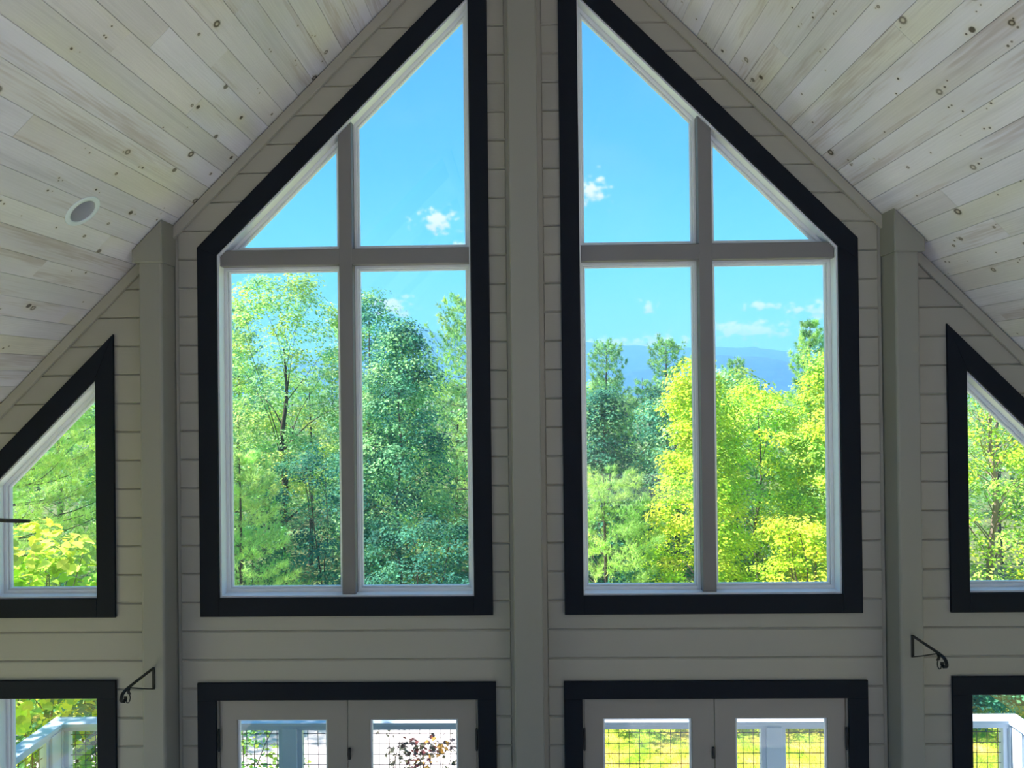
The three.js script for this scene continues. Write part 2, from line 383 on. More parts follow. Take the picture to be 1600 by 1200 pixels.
// ------------------------------------------------------------------ ceiling: boards on both slopes
const ceiling = structure('ceiling');
{
  const PITCH = 0.1537, W = 0.1522, T = 0.019, C = 0.0026;
  // one board in its own axes: x across (0..W), y up into the roof, z along
  function plank(len, strip, flip, shift) {
    const prof = [[0, C], [C, 0], [W - C, 0], [W, C], [W, T], [0, T]], pos = [], uv = [];
    const vOf = (x) => (strip + 0.04 + 0.92 * clamp(flip ? 1 - x / W : x / W, 0, 1)) / STRIPS, uOf = (z) => (flip ? -z : z) / STRIP_LEN + shift;
    const add = (a, b, c) => { for (const p of [a, b, c]) { pos.push(...p); uv.push(uOf(p[2]), vOf(p[0])); } };
    for (let i = 0; i < 6; i++) {
      const a = prof[i], b = prof[(i + 1) % 6];
      add([a[0], a[1], 0], [b[0], b[1], 0], [b[0], b[1], len]); add([a[0], a[1], 0], [b[0], b[1], len], [a[0], a[1], len]);
    }
    for (let i = 1; i < 5; i++) { const a = prof[0], b = prof[i], c = prof[i + 1]; add([a[0], a[1], 0], [c[0], c[1], 0], [b[0], b[1], 0]); add([a[0], a[1], len], [b[0], b[1], len], [c[0], c[1], len]); }
    const g = new THREE.BufferGeometry();
    g.setAttribute('position', new THREE.Float32BufferAttribute(pos, 3)); g.setAttribute('uv', new THREE.Float32BufferAttribute(uv, 2)); g.computeVertexNormals();
    return g;
  }
  const can = V3(-2.6446, RIDGE - 2.6446, 0.9545), evaluator = new Evaluator();
  evaluator.attributes = ['position', 'normal', 'uv']; evaluator.useGroups = false;
  const SKY_X = [0.95, 3.15], SKY_Z = [[3.35, 4.95], [5.2, 6.9], [7.1, 8.8]];      // unseen skylights added in the left slope to brighten the room
  reseed(2024);
  const rest = [];
  for (const s of [1, -1]) {
    // turn a board's axes onto the slope: across runs down the slope, up points away from the room
    const m = new THREE.Matrix4().makeBasis(V3(Math.SQRT1_2, -Math.SQRT1_2 * s, 0), V3(s * Math.SQRT1_2, Math.SQRT1_2, 0), V3(0, 0, 1));
    const off = s > 0 ? 0.446 : 0.88;
    for (let k = -1; k < 46; k++) {
      const d0 = (k + off) * PITCH, xa = d0 * Math.SQRT1_2;
      if (d0 < 0 || xa > HALF) continue;
      const seen = xa > 0.7 && xa < 4.1;
      let z = -0.15, first = true;
      const END = BACK + 0.1;
      const cuts = [];
      if (seen) { const c = rr(0.5, 5.5); if (c < 2.8) cuts.push(c); cuts.push(3.2); } else cuts.push(rr(0.5, 3));
      const wells = s < 0 && xa + W * Math.SQRT1_2 > SKY_X[0] && xa < SKY_X[1] ? SKY_Z : [];
      for (const w of wells) cuts.push(...w);
      cuts.push(END);
      for (const e of cuts) {
        const len = e - z - 0.0015;
        if (len < 0.05) continue;
        if (wells.some((w) => w[0] === z)) { z = e; continue; }
        const zmid = z, g = plank(len, Math.floor(rnd() * STRIPS), rnd() < 0.5, rnd());
        const xo = s > 0 ? xa : -(xa + W * Math.SQRT1_2), mm = m.clone().setPosition(xo, RIDGE - Math.abs(xo), z);
        const individual = seen && z < 2.9;
        if (individual) {
          g.applyMatrix4(mm);
          let geo = g;
          const nearCan = s < 0 && Math.abs((xa + (W / 2) * Math.SQRT1_2) - 2.6446) < 0.19 && z < 1.1 && e > 0.8;
          if (nearCan) {
            const cyl = new THREE.CylinderGeometry(0.088, 0.088, 0.3, 32), b = new Brush(cyl);
            b.quaternion.setFromUnitVectors(V3(0, 1, 0), V3(-Math.SQRT1_2, Math.SQRT1_2, 0)); b.position.copy(can); b.updateMatrixWorld(true);
            const A = new Brush(g); A.updateMatrixWorld(true);
            geo = evaluator.evaluate(A, b, SUBTRACTION).geometry;
          }
          mesh('plank', geo, pick([pineMats[0], pineMats[0], pineMats[1], pineMats[2], pineMats[2], pineMats[1], pineMats[3]]), ceiling);
        } else { g.applyMatrix4(mm); rest.push(g); }
        z = e;
      }
    }
  }
  mesh('back_planks', mergeGeometries(rest), pineMats[0], ceiling, 'stuff');
  // the roof's own slabs above
  const roof = structure('roof');
  const dark = std([0.12, 0.12, 0.12], 0.9);
  for (const s of [1, -1]) {
    const o = 0.16 * Math.SQRT2, x1 = HALF + 0.75, p = [[0, RIDGE + o], [x1, RIDGE + o - x1], [x1, RIDGE + o - x1 + 0.3], [0, RIDGE + o + 0.3]];
    if (s > 0) { mesh('roof_slab', slab(p, -0.62, BACK + 0.5), dark, roof); continue; }
    const piece = (a, b, z0, z1, h0 = 0, m = dark, name = 'roof_slab') => mesh(name, slab(mirror([[a, RIDGE + o - a + h0], [b, RIDGE + o - b + h0], [b, RIDGE + o - b + 0.3], [a, RIDGE + o - a + 0.3]]), z0, z1), m, roof);
    const [a, b] = SKY_X;
    piece(0, a, -0.62, BACK + 0.5); piece(b, x1, -0.62, BACK + 0.5);
    let z = -0.62;
    for (const w of SKY_Z) {
      piece(a, b, z, w[0]); z = w[1];
      for (const q of [a, b]) mesh('added_skylight_curb', slab(mirror([[q - 0.02, RIDGE - q + 0.02], [q + 0.02, RIDGE - q - 0.02], [q + 0.02, RIDGE + o - q + 0.05], [q - 0.02, RIDGE + o - q + 0.05]]), w[0], w[1]), fixtureWhite, roof);
      for (const q of w) mesh('added_skylight_curb', slab(mirror([[a, RIDGE - a], [b, RIDGE - b], [b, RIDGE + o - b + 0.05], [a, RIDGE + o - a + 0.05]]), q - 0.02, q + 0.02), fixtureWhite, roof);
      mesh('added_skylight_pane', slab(mirror([[a, RIDGE + o + 0.29 - a], [b, RIDGE + o + 0.29 - b], [b, RIDGE + o + 0.298 - b], [a, RIDGE + o + 0.298 - a]]), w[0], w[1]), glass, roof);
    }
    piece(a, b, z, BACK + 0.5);
  }
  // recessed lamp (switched off), left slope
  const t = thing('recessed_light', 'round white recessed downlight, unlit, set in the left ceiling slope', 'light', can.toArray());
  t.quaternion.setFromUnitVectors(V3(0, -1, 0), V3(Math.SQRT1_2, -Math.SQRT1_2, 0));
  const lat = (pts) => new THREE.LatheGeometry(pts.map((p) => V2(...p)), 48);
  mesh('trim_ring', lat([[0.0835, 0.006], [0.0835, -0.002], [0.086, -0.006], [0.098, -0.0075], [0.112, -0.0055], [0.1165, -0.002], [0.117, 0.001], [0.085, 0.001]]), fixtureWhite, t);
  mesh('baffle', lat([[0.0835, 0.0], [0.082, 0.02], [0.078, 0.05], [0.072, 0.085], [0.073, 0.087], [0.079, 0.052], [0.0845, 0.02], [0.086, 0.0]]), std([0.55, 0.57, 0.6], 0.35), t);
  mesh('lamp_lens', lat([[0.0001, 0.074], [0.04, 0.076], [0.07, 0.083], [0.073, 0.09], [0.0001, 0.09]]), std([0.5, 0.52, 0.55], 0.4), t);
}

// ------------------------------------------------------------------ the rest of the room
{
  const floor = structure('floor');
  mesh('floor_slab', box(-HALF, HALF, -0.3, -0.02, -0.16, BACK), std([0.3, 0.3, 0.3], 0.9), floor);
  const boards = [];
  reseed(31);
  for (let x = -HALF; x < HALF; x += 0.2) { const g = box(x, Math.min(x + 0.197, HALF), -0.02, 0, -0.0, BACK), st = Math.floor(rnd() * STRIPS), sh = rnd(); const uv = g.attributes.uv, p = g.attributes.position; for (let i = 0; i < uv.count; i++) uv.setXY(i, p.getZ(i) / STRIP_LEN + sh, (st + 0.1 + 0.8 * (p.getX(i) - x) / 0.2) / STRIPS); boards.push(g); }
  mesh('floor_boards', mergeGeometries(boards), floorMat, floor, 'stuff');
  const loft = structure('loft_floor');
  mesh('loft_slab', box(-HALF, HALF, 2.4, 2.65, 4.9, BACK), floorMat, loft);
  // eave walls, with unseen windows added to let daylight in, and back wall
  const wl = structure('wall_left'), wr = structure('wall_right'), wb = structure('wall_back');
  const holed = (g, s, wins) => { // eave wall along z with added window openings [z0, z1, y0, y1]
    const X = s > 0 ? [HALF, HALF + 0.2] : [-HALF - 0.2, -HALF];
    let z = -0.16;
    for (const [z0, z1, y0, y1] of wins) { mesh('wall_panel', box(...X, 0, EAVE + 0.1, z, z0), plaster, g); mesh('wall_panel', box(...X, 0, y0, z0, z1), plaster, g); mesh('wall_panel', box(...X, y1, EAVE + 0.1, z0, z1), plaster, g); z = z1; }
    mesh('wall_panel', box(...X, 0, EAVE + 0.1, z, BACK + 0.2), plaster, g);
  };
  holed(wl, -1, [[0.8, 4.6, 0.3, 2.75]]);
  holed(wr, 1, [[1.4, 3.8, 0.8, 2.2]]);
  const gable = [[-HALF - 0.2, 0], [HALF + 0.2, 0], [HALF + 0.2, EAVE - 0.2], [0, RIDGE], [-HALF - 0.2, EAVE - 0.2]];
  mesh('wall_panel', slab(gable, BACK, BACK + 0.2), plaster, wb);
}

// ------------------------------------------------------------------ plant hooks on the posts
for (const [s, y, label] of [[-1, 2.234, 'black wrought iron plant hook on the post at the left'], [1, 2.43, 'black wrought iron plant hook on the post at the right']]) {
  const t = thing('plant_hook', label, 'hook', [2.618 * s, y, 0.19]);
  const flat = (pts, w, th) => {   // a flat iron strip bent along a path in the y-z plane
    const c = new THREE.CatmullRomCurve3(pts.map((p) => V3(0, p[0], p[1])), false, 'catmullrom', 0.4), n = pts.length * 6, pos = [], idx = [];
    for (let i = 0; i <= n; i++) {
      const p = c.getPoint(i / n), q = c.getTangent(i / n), ny = -q.z, nz = q.y;
      for (const [a, b] of [[-w / 2, -th / 2], [w / 2, -th / 2], [w / 2, th / 2], [-w / 2, th / 2]]) pos.push(a, p.y + ny * b, p.z + nz * b);
      if (i < n) for (let k = 0; k < 4; k++) { const a = i * 4 + k, b = i * 4 + ((k + 1) % 4); idx.push(a, b, a + 4, b, b + 4, a + 4); }
    }
    idx.push(0, 2, 1, 0, 3, 2); const e = n * 4; idx.push(e, e + 1, e + 2, e, e + 2, e + 3);
    const g = new THREE.BufferGeometry(); g.setAttribute('position', new THREE.Float32BufferAttribute(pos, 3)); g.setIndex(idx); const h = g.toNonIndexed(); h.computeVertexNormals(); return h;
  };
  mesh('wall_bar', rbox(-0.0095, 0.0095, 0, 0.152, 0, 0.007, 0.002), iron, t);
  mesh('arm', flat([[0.146, 0.004], [0.146, 0.10], [0.144, 0.25], [0.141, 0.36], [0.128, 0.412], [0.098, 0.428], [0.074, 0.405], [0.082, 0.376], [0.1, 0.376]], 0.02, 0.008), iron, t);
  mesh('strut', tubeAlong([V3(0, 0.004, 0.005), V3(0, 0.05, 0.12), V3(0, 0.14, 0.33)], 0.004, 6), iron, t);
  mesh('hook', flat([[0.139, 0.325], [0.12, 0.338], [0.1, 0.33], [0.092, 0.318]], 0.016, 0.007), iron, t);
  mesh('ring_hook', tubeAlong([V3(0, 0.094, 0.326), V3(0, 0.07, 0.318), V3(0, 0.05, 0.325), V3(0, 0.044, 0.342), V3(0, 0.056, 0.36), V3(0, 0.068, 0.362)], 0.0036, 6), iron, t);
}

// ------------------------------------------------------------------ ceiling fan: only a blade tip reaches into the picture
{
  const hub = V3(-3.17, 3.665, 1.56), t = thing('ceiling_fan', 'black ceiling fan whose blade tip shows before the left side window', 'fan', hub.toArray());
  const ceilY = RIDGE - 3.17 - hub.y;
  const black = std([0.012, 0.012, 0.013], 0.45);
  mesh('downrod', new THREE.CylinderGeometry(0.012, 0.012, ceilY - 0.1, 12).translate(0, 0.1 + (ceilY - 0.1) / 2, 0), black, t);
  mesh('motor_housing', new THREE.LatheGeometry([[0.001, -0.07], [0.05, -0.068], [0.085, -0.05], [0.1, -0.02], [0.1, 0.04], [0.08, 0.08], [0.03, 0.11], [0.001, 0.112]].map((p) => V2(...p)), 36), black, t);
  mesh('canopy', new THREE.LatheGeometry([[0.001, 0], [0.03, 0], [0.06, 0.05], [0.07, 0.1], [0.001, 0.1]].map((p) => V2(...p)), 28).translate(0, ceilY - 0.12, 0), black, t);
  for (let k = 0; k < 3; k++) {
    const sh = new THREE.Shape(); sh.moveTo(0.12, -0.045); sh.lineTo(0.62, -0.062); sh.quadraticCurveTo(0.665, -0.05, 0.668, 0); sh.quadraticCurveTo(0.665, 0.05, 0.62, 0.062); sh.lineTo(0.12, 0.045);
    const g = new THREE.ExtrudeGeometry(sh, { depth: 0.012, bevelEnabled: true, bevelSize: 0.002, bevelThickness: 0.002, bevelSegments: 1, curveSegments: 8 });
    g.rotateX(-Math.PI / 2); g.rotateX(rad(-9.5)); g.rotateZ(rad(-0.8)); g.rotateY(rad(-12 - 120 * k));
    const b = mesh('blade', g, black, t);
    mesh('blade_iron', rbox(0.07, 0.17, -0.006, 0.004, -0.02, 0.02, 0.002).rotateY(rad(-12 - 120 * k)), black, b);
  }
}

// ------------------------------------------------------------------ outdoors: ground, drive, lawn, hills
const GROUND = -2.8;
const leafMat = (r = 0.9) => new THREE.MeshPhysicalMaterial({ color: 0xffffff, vertexColors: true, roughness: 1, transmission: 0.36, thickness: 0, specularIntensity: 0.35, flatShading: true, side: THREE.DoubleSide });
const LEAF = leafMat();
const barkMat = std([0.16, 0.125, 0.1], 0.95, { vertexColors: true });
{
  const grassMap = dataTexture(1024, 1024, (x, y) => {
    const u = x / 1024, v = y / 1024, t = (a, b, f, z) => noise(Math.cos(a * 6.2832) * f, Math.sin(a * 6.2832) * f + Math.cos(b * 6.2832) * f * 1.31, Math.sin(b * 6.2832) * f + z);
    const n = t(u, v, 2.2, 1) * 0.8 + t(u, v, 9, 5) * 0.4 + (rnd() - 0.5) * 0.5, dry = clamp(0.5 + t(u, v, 1.6, 9) * 1.3, 0, 1);
    return [lerp(150, 236, dry) + n * 60, lerp(190, 200, dry) + n * 50, lerp(40, 92, dry) + n * 40];
  });
  grassMap.repeat.set(1 / 5, 1 / 5);
  const earthMat = std([0.13, 0.16, 0.05], 1), grassMat = std([0.95, 0.95, 0.95], 1, { map: grassMap });
  const g = structure('ground');
  const plane = (x0, x1, z0, z1, y, nx, nz, rough) => {
    const p = new THREE.PlaneGeometry(x1 - x0, z1 - z0, nx, nz); p.rotateX(-Math.PI / 2); p.translate((x0 + x1) / 2, y, (z0 + z1) / 2);
    const a = p.attributes.position, uv = p.attributes.uv;
    for (let i = 0; i < a.count; i++) { const x = a.getX(i), z = a.getZ(i); a.setY(i, y + rough * fbm(x * 0.15, z * 0.15, 3, 3)); uv.setXY(i, x, z); }
    p.computeVertexNormals(); return p;
  };
  mesh('woodland_soil', plane(-700, 700, -900, 120, GROUND - 0.12, 60, 60, 0.05), earthMat, g);
  const lawn = structure('lawn');
  mesh('turf', plane(-24, 30, -11.6, 14, GROUND, 90, 50, 0.06), grassMat, lawn);
  // grass blades on the stretch of lawn that shows through the right-hand doors
  reseed(77);
  const pos = [], col = [];
  for (let k = 0; k < 16000; k++) {
    const x = rr(0.2, 11.5), z = rr(-11.4, -7.4), y = GROUND + 0.06 * fbm(x * 0.15, z * 0.15, 3, 3), h = rr(0.04, 0.13), a = rnd() * 6.28, w = 0.007, lx = rr(-0.05, 0.05), lz = rr(-0.05, 0.05);
    const dry = clamp(0.45 + fbm(x * 0.5, z * 0.9, 8, 3) * 1.5 + rr(-0.2, 0.2), 0, 1), c = [lerp(0.30, 0.72, dry), lerp(0.52, 0.56, dry), lerp(0.03, 0.16, dry)];
    pos.push(x - w * Math.cos(a), y, z - w * Math.sin(a), x + w * Math.cos(a), y, z + w * Math.sin(a), x + lx, y + h, z + lz);
    for (let i = 0; i < 3; i++) col.push(...c);
  }
  const bg = new THREE.BufferGeometry(); bg.setAttribute('position', new THREE.Float32BufferAttribute(pos, 3)); bg.setAttribute('color', new THREE.Float32BufferAttribute(col, 3));
  const grass = mesh('grass', bg, LEAF, scene, 'stuff'); grass.userData.label = 'short yellow green grass blades on the sunny lawn'; grass.userData.category = 'grass';
  const gravelMap = dataTexture(512, 512, () => { const v = rr(-26, 16); return [236 + v, 222 + v, 216 + v]; });
  gravelMap.repeat.set(1 / 2, 1 / 2);
  const drive = structure('driveway');
  const ds = new THREE.Shape(); ds.moveTo(-16, 9.0); ds.bezierCurveTo(-8, 11.0, -3, 10.6, 0.0, 11.2); ds.bezierCurveTo(0.5, 10, 0.45, 8, 0.2, 5.8); ds.lineTo(-16, 4.6); ds.closePath();
  const dg = new THREE.ExtrudeGeometry(ds, { depth: 0.05, bevelEnabled: true, bevelSize: 0.05, bevelThickness: 0.03, bevelSegments: 2, curveSegments: 20 });
  dg.rotateX(-Math.PI / 2); dg.translate(0, GROUND + 0.03, 0);
  mesh('gravel', dg, std([0.97, 0.97, 0.97], 1, { map: gravelMap }), drive);

  // wooded hills far off, blue of distance haze mixed into their colour
  const hazyHillMap = dataTexture(512, 512, (x, y) => { const n = noise(x / 9, y / 6, 2) * 26 + noise(x / 40, y / 22, 7) * 22 + rr(-14, 14); return [52 + n * 0.6, 100 + n * 0.7, 128 + n * 0.6]; });
  hazyHillMap.repeat.set(1 / 90, 1 / 60);
  const hillMat = std([1, 1, 1], 1, { map: hazyHillMap });
  const hillMat2 = std([0.62, 0.72, 0.86], 1, { map: hazyHillMap });
  const hills = structure('hills');
  const ridge = (name, z, crest, deep, sd) => {
    const xs = [], N = 180, M = 14, x0 = crest[0][0], x1 = crest[crest.length - 1][0], pos = [], uv = [], idx = [];
    const at = (x) => { let i = 1; while (i < crest.length - 1 && crest[i][0] < x) i++; const a = crest[i - 1], b = crest[i], t = clamp((x - a[0]) / (b[0] - a[0]), 0, 1); return lerp(a[1], b[1], t * t * (3 - 2 * t)); };
    for (let i = 0; i <= N; i++) for (let j = 0; j <= M; j++) {
      const x = lerp(x0, x1, i / N), t = j / M, h = at(x), prof = t < 0.7 ? Math.sin((t / 0.7) * Math.PI / 2) : Math.cos(((t - 0.7) / 0.3) * Math.PI / 2);
      const zz = z + deep * (0.7 - t), y = GROUND - 6 + (h - GROUND + 6) * prof + fbm(x * 0.02, t * 4, sd, 4) * 9 * prof * (t < 0.65 ? 1 : 0.25) + fbm(x * 0.25, t * 20, sd, 2) * 0.9;
      pos.push(x, y, zz); uv.push(x, t * deep);
      if (i < N && j < M) { const a = i * (M + 1) + j, b = a + M + 1; idx.push(a, b, a + 1, b, b + 1, a + 1); }
    }
    const hg = new THREE.BufferGeometry(); hg.setAttribute('position', new THREE.Float32BufferAttribute(pos, 3)); hg.setAttribute('uv', new THREE.Float32BufferAttribute(uv, 2)); hg.setIndex(idx); hg.computeVertexNormals();
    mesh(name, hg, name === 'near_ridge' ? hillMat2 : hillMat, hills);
  };
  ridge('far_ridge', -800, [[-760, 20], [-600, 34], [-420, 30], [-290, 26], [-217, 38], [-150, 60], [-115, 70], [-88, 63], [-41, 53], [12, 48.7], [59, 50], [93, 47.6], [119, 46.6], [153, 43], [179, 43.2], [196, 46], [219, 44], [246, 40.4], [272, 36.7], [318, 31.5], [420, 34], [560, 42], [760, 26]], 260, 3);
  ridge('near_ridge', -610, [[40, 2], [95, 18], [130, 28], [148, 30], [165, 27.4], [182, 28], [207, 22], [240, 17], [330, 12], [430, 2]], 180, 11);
}

// ------------------------------------------------------------------ deck and its railing
{
  const D0 = -2.26, X = 4.82;
  const deckMat = std([0.2, 0.21, 0.23], 0.8);
  const deck = structure('deck');
  const bs = [];
  for (let z = -0.2; z > D0; z -= 0.142) bs.push(box(-X, X, -0.13, -0.1, z - 0.138, z));
  mesh('deck_boards', mergeGeometries(bs), deckMat, deck, 'stuff');
  mesh('rim_joist', mergeGeometries([box(-X, X, -0.36, -0.13, D0 - 0.02, D0 + 0.02), box(-X, -X + 0.04, -0.36, -0.13, D0, -0.17), box(X - 0.04, X, -0.36, -0.13, D0, -0.17)]), blueShadeRailPaint, deck);
  for (const x of [-4.7, 0, 4.7]) mesh('deck_post', box(x - 0.07, x + 0.07, GROUND - 0.3, -0.36, D0 + 0.05, D0 + 0.19), blueShadeRailPaint, deck);
  const FLOOR = -0.1, TOP = 1.022, TH = 0.036, zc = -2.13;           // cap from z -2.215 to -2.05
  function railing(label, axis, from, to, posts, at) {
    const t = thing('deck_railing', label, 'railing', [0, 0, 0]);
    const B = (a0, a1, y0, y1, c0, c1, r = 0.004) => (axis === 'x' ? rbox(a0, a1, y0, y1, c0, c1, r) : rbox(c0, c1, y0, y1, a0, a1, r));
    const cut = (a0, a1, y0, y1, c0, c1) => { // cap with mitred corners
      const m0 = from[1], m1 = to[1], w = (c1 - c0) / 2;
      const p = axis === 'x' ? [[a0 - m0 * w, c0], [a1 + m1 * w, c0], [a1 - m1 * w, c1], [a0 + m0 * w, c1]] : [[c0, a0 - from[2] * w], [c1, a0 - from[3] * w], [c1, a1], [c0, a1]];
      const s = new THREE.Shape(p.map((q) => V2(q[0], -q[1]))), g = new THREE.ExtrudeGeometry(s, { depth: y1 - y0 - 0.006, bevelEnabled: true, bevelSize: 0.003, bevelOffset: -0.003, bevelThickness: 0.003, bevelSegments: 1 });
      g.rotateX(-Math.PI / 2); g.translate(0, y0 + 0.003, 0); return g;
    };
    mesh('cap_rail', cut(from[0], to[0], TOP - TH, TOP, at - 0.0825, at + 0.0825), blueShadeRailPaint, t);
    mesh('top_rail', B(from[0] + 0.03, to[0] - 0.03, TOP - TH - 0.045, TOP - TH, at - 0.045, at + 0.062), blueShadeRailPaint, t);
    mesh('bottom_rail', B(from[0] + 0.03, to[0] - 0.03, FLOOR + 0.08, FLOOR + 0.12, at - 0.045, at + 0.045), blueShadeRailPaint, t);
    for (const p of posts) mesh('post', B(p - 0.073, p + 0.073, FLOOR, TOP - TH - 0.026, at - 0.06, at + 0.075, 0.006), blueShadeRailPaint, t);
    for (let i = 0; i + 1 < posts.length; i++) {
      const a = posts[i] + 0.073, b = posts[i + 1] - 0.073, y0 = FLOOR + 0.12, y1 = TOP - TH - 0.045;
      for (const q of [[a, a + 0.045], [b - 0.045, b]]) mesh('panel_stile', B(q[0], q[1], y0, y1, at - 0.03, at + 0.045), blueShadeRailPaint, t);
      const wires = [], wr = 0.0026;
      for (let x = a + 0.09; x < b - 0.05; x += 0.1016) wires.push(axis === 'x' ? box(x - wr, x + wr, y0, y1, at - wr, at + wr) : box(at - wr, at + wr, y0, y1, x - wr, x + wr));
      for (let y = y1 - 0.058; y > y0; y -= 0.1016) wires.push(axis === 'x' ? box(a + 0.04, b - 0.04, y - wr, y + wr, at + wr, at + 3 * wr) : box(at + wr, at + 3 * wr, y - wr, y + wr, a + 0.04, b - 0.04));
      mesh('wire_mesh', mergeGeometries(wires), wireMetal, t, 'stuff');
    }
  }
  railing('long white deck railing with wire mesh panels along the front of the deck', 'x', [-4.72, 1], [4.72, 1], [-4.72, -2.38, 0, 2.38, 4.72], zc);
  const side = (x, s, label) => railing(label, 'z', [zc, 0, s > 0 ? -1 : 1, s > 0 ? 1 : -1], [-0.2], [zc + 0.16, -0.26], x);
  side(-4.72, -1, 'short white deck railing running back to the house at the left end');
  side(4.72, 1, 'short white deck railing running back to the house at the right end');
}

// ------------------------------------------------------------------ trees and shrubs
class Foliage {
  constructor() { this.p = []; this.c = []; this.i = []; }
  leaf(x, y, z, dir, nor, len, wid, fold, c) {        // a leaf folded along its midrib: base at x y z, pointing along dir
    const b = this.p.length / 3, sx = dir.y * nor.z - dir.z * nor.y, sy = dir.z * nor.x - dir.x * nor.z, sz = dir.x * nor.y - dir.y * nor.x;
    const mx = x + dir.x * len * 0.45 + nor.x * fold, my = y + dir.y * len * 0.45 + nor.y * fold, mz = z + dir.z * len * 0.45 + nor.z * fold;
    this.p.push(x, y, z, mx + sx * wid, my + sy * wid, mz + sz * wid, x + dir.x * len, y + dir.y * len, z + dir.z * len, mx - sx * wid, my - sy * wid, mz - sz * wid);
    for (let k = 0; k < 4; k++) this.c.push(c[0], c[1], c[2]);
    this.i.push(b, b + 1, b + 2, b, b + 2, b + 3);
  }
  lobed(x, y, z, dir, nor, len, wid, c) {              // a broad lobed leaf, eight triangles
    const b = this.p.length / 3, s = V3().crossVectors(dir, nor), out = [[0, 0, 0], [0.1, 0.55, 0.05], [0.42, 0.98, 0.1], [0.5, 0.55, 0.06], [0.78, 0.5, 0.03], [1, 0, -0.08], [0.78, -0.5, 0.03], [0.5, -0.55, 0.06], [0.42, -0.98, 0.1], [0.1, -0.55, 0.05]];
    const P = (u, v, w) => this.p.push(x + dir.x * u * len + s.x * v * wid + nor.x * w * len, y + dir.y * u * len + s.y * v * wid + nor.y * w * len, z + dir.z * u * len + s.z * v * wid + nor.z * w * len);
    P(0.45, 0, -0.02); out.forEach((o) => P(...o));
    for (let k = 0; k < 11; k++) this.c.push(...c);
    for (let k = 1; k <= 10; k++) this.i.push(b, b + k, b + (k % 10) + 1);
  }
  needles(x, y, z, dir, n, len, wid, spread, c) {     // a tuft of needles
    for (let k = 0; k < n; k++) {
      const a = rnd() * 6.283, t = spread * (0.25 + 0.75 * rnd()), r = Math.sin(t), u = Math.abs(dir.y) < 0.9 ? _u.set(0, 1, 0) : _u.set(1, 0, 0);
      _s.crossVectors(dir, u).normalize(); _w.crossVectors(_s, dir);
      const dx = dir.x * Math.cos(t) + (_s.x * Math.cos(a) + _w.x * Math.sin(a)) * r, dy = dir.y * Math.cos(t) + (_s.y * Math.cos(a) + _w.y * Math.sin(a)) * r, dz = dir.z * Math.cos(t) + (_s.z * Math.cos(a) + _w.z * Math.sin(a)) * r;
      const b = this.p.length / 3, l = len * (0.75 + 0.5 * rnd()), q = rnd() * 6.283, ox = Math.cos(q) * wid, oy = Math.sin(q) * wid * 0.5, oz = Math.sin(q) * wid, v = 0.8 + 0.4 * rnd();
      this.p.push(x - ox, y - oy, z - oz, x + ox, y + oy, z + oz, x + dx * l, y + dy * l, z + dz * l);
      for (let m = 0; m < 3; m++) this.c.push(c[0] * v, c[1] * v, c[2] * v);
      this.i.push(b, b + 1, b + 2);
    }
  }
  build() {
    const g = new THREE.BufferGeometry();
    g.setAttribute('position', new THREE.Float32BufferAttribute(this.p, 3)); g.setAttribute('color', new THREE.Float32BufferAttribute(this.c, 3)); g.setIndex(this.i);
    return g;
  }
}
const _u = V3(), _s = V3(), _w = V3();
class Wood {
  constructor(tone) { this.p = []; this.c = []; this.i = []; this.tone = tone; }
  limb(pts, r0, r1, radial = 7) {
    const curve = new THREE.CatmullRomCurve3(pts), n = Math.max(3, pts.length * 3), base = this.p.length / 3;
    for (let k = 0; k <= n; k++) {
      const q = curve.getPoint(k / n), t = curve.getTangent(k / n), r = lerp(r0, r1, k / n);
      _u.set(Math.abs(t.y) > 0.9 ? 1 : 0, Math.abs(t.y) > 0.9 ? 0 : 1, 0); _s.crossVectors(t, _u).normalize(); _w.crossVectors(_s, t);
      for (let a = 0; a < radial; a++) {
        const A = (a / radial) * 6.283, rg = r * (1 + 0.12 * noise(q.y * 6, A * 3, r0 * 50)), cx = Math.cos(A) * rg, cy = Math.sin(A) * rg, v = 0.75 + 0.5 * Math.abs(noise(A * 4, q.y * 5, 2)) + rr(-0.1, 0.1);
        this.p.push(q.x + _s.x * cx + _w.x * cy, q.y + _s.y * cx + _w.y * cy, q.z + _s.z * cx + _w.z * cy);
        this.c.push(this.tone[0] * v, this.tone[1] * v, this.tone[2] * v);
        if (k < n) { const i0 = base + k * radial + a, i1 = base + k * radial + ((a + 1) % radial); this.i.push(i0, i1, i0 + radial, i1, i1 + radial, i0 + radial); }
      }
    }
  }
  build() { const g = new THREE.BufferGeometry(); g.setAttribute('position', new THREE.Float32BufferAttribute(this.p, 3)); g.setAttribute('color', new THREE.Float32BufferAttribute(this.c, 3)); g.setIndex(this.i); g.computeVertexNormals(); return g; }
}
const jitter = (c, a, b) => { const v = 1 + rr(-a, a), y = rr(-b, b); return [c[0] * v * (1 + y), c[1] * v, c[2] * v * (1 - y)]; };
const BARK = [1, 1, 1], PALE = [2.3, 2.2, 2.0], DARKBARK = [0.6, 0.55, 0.5];

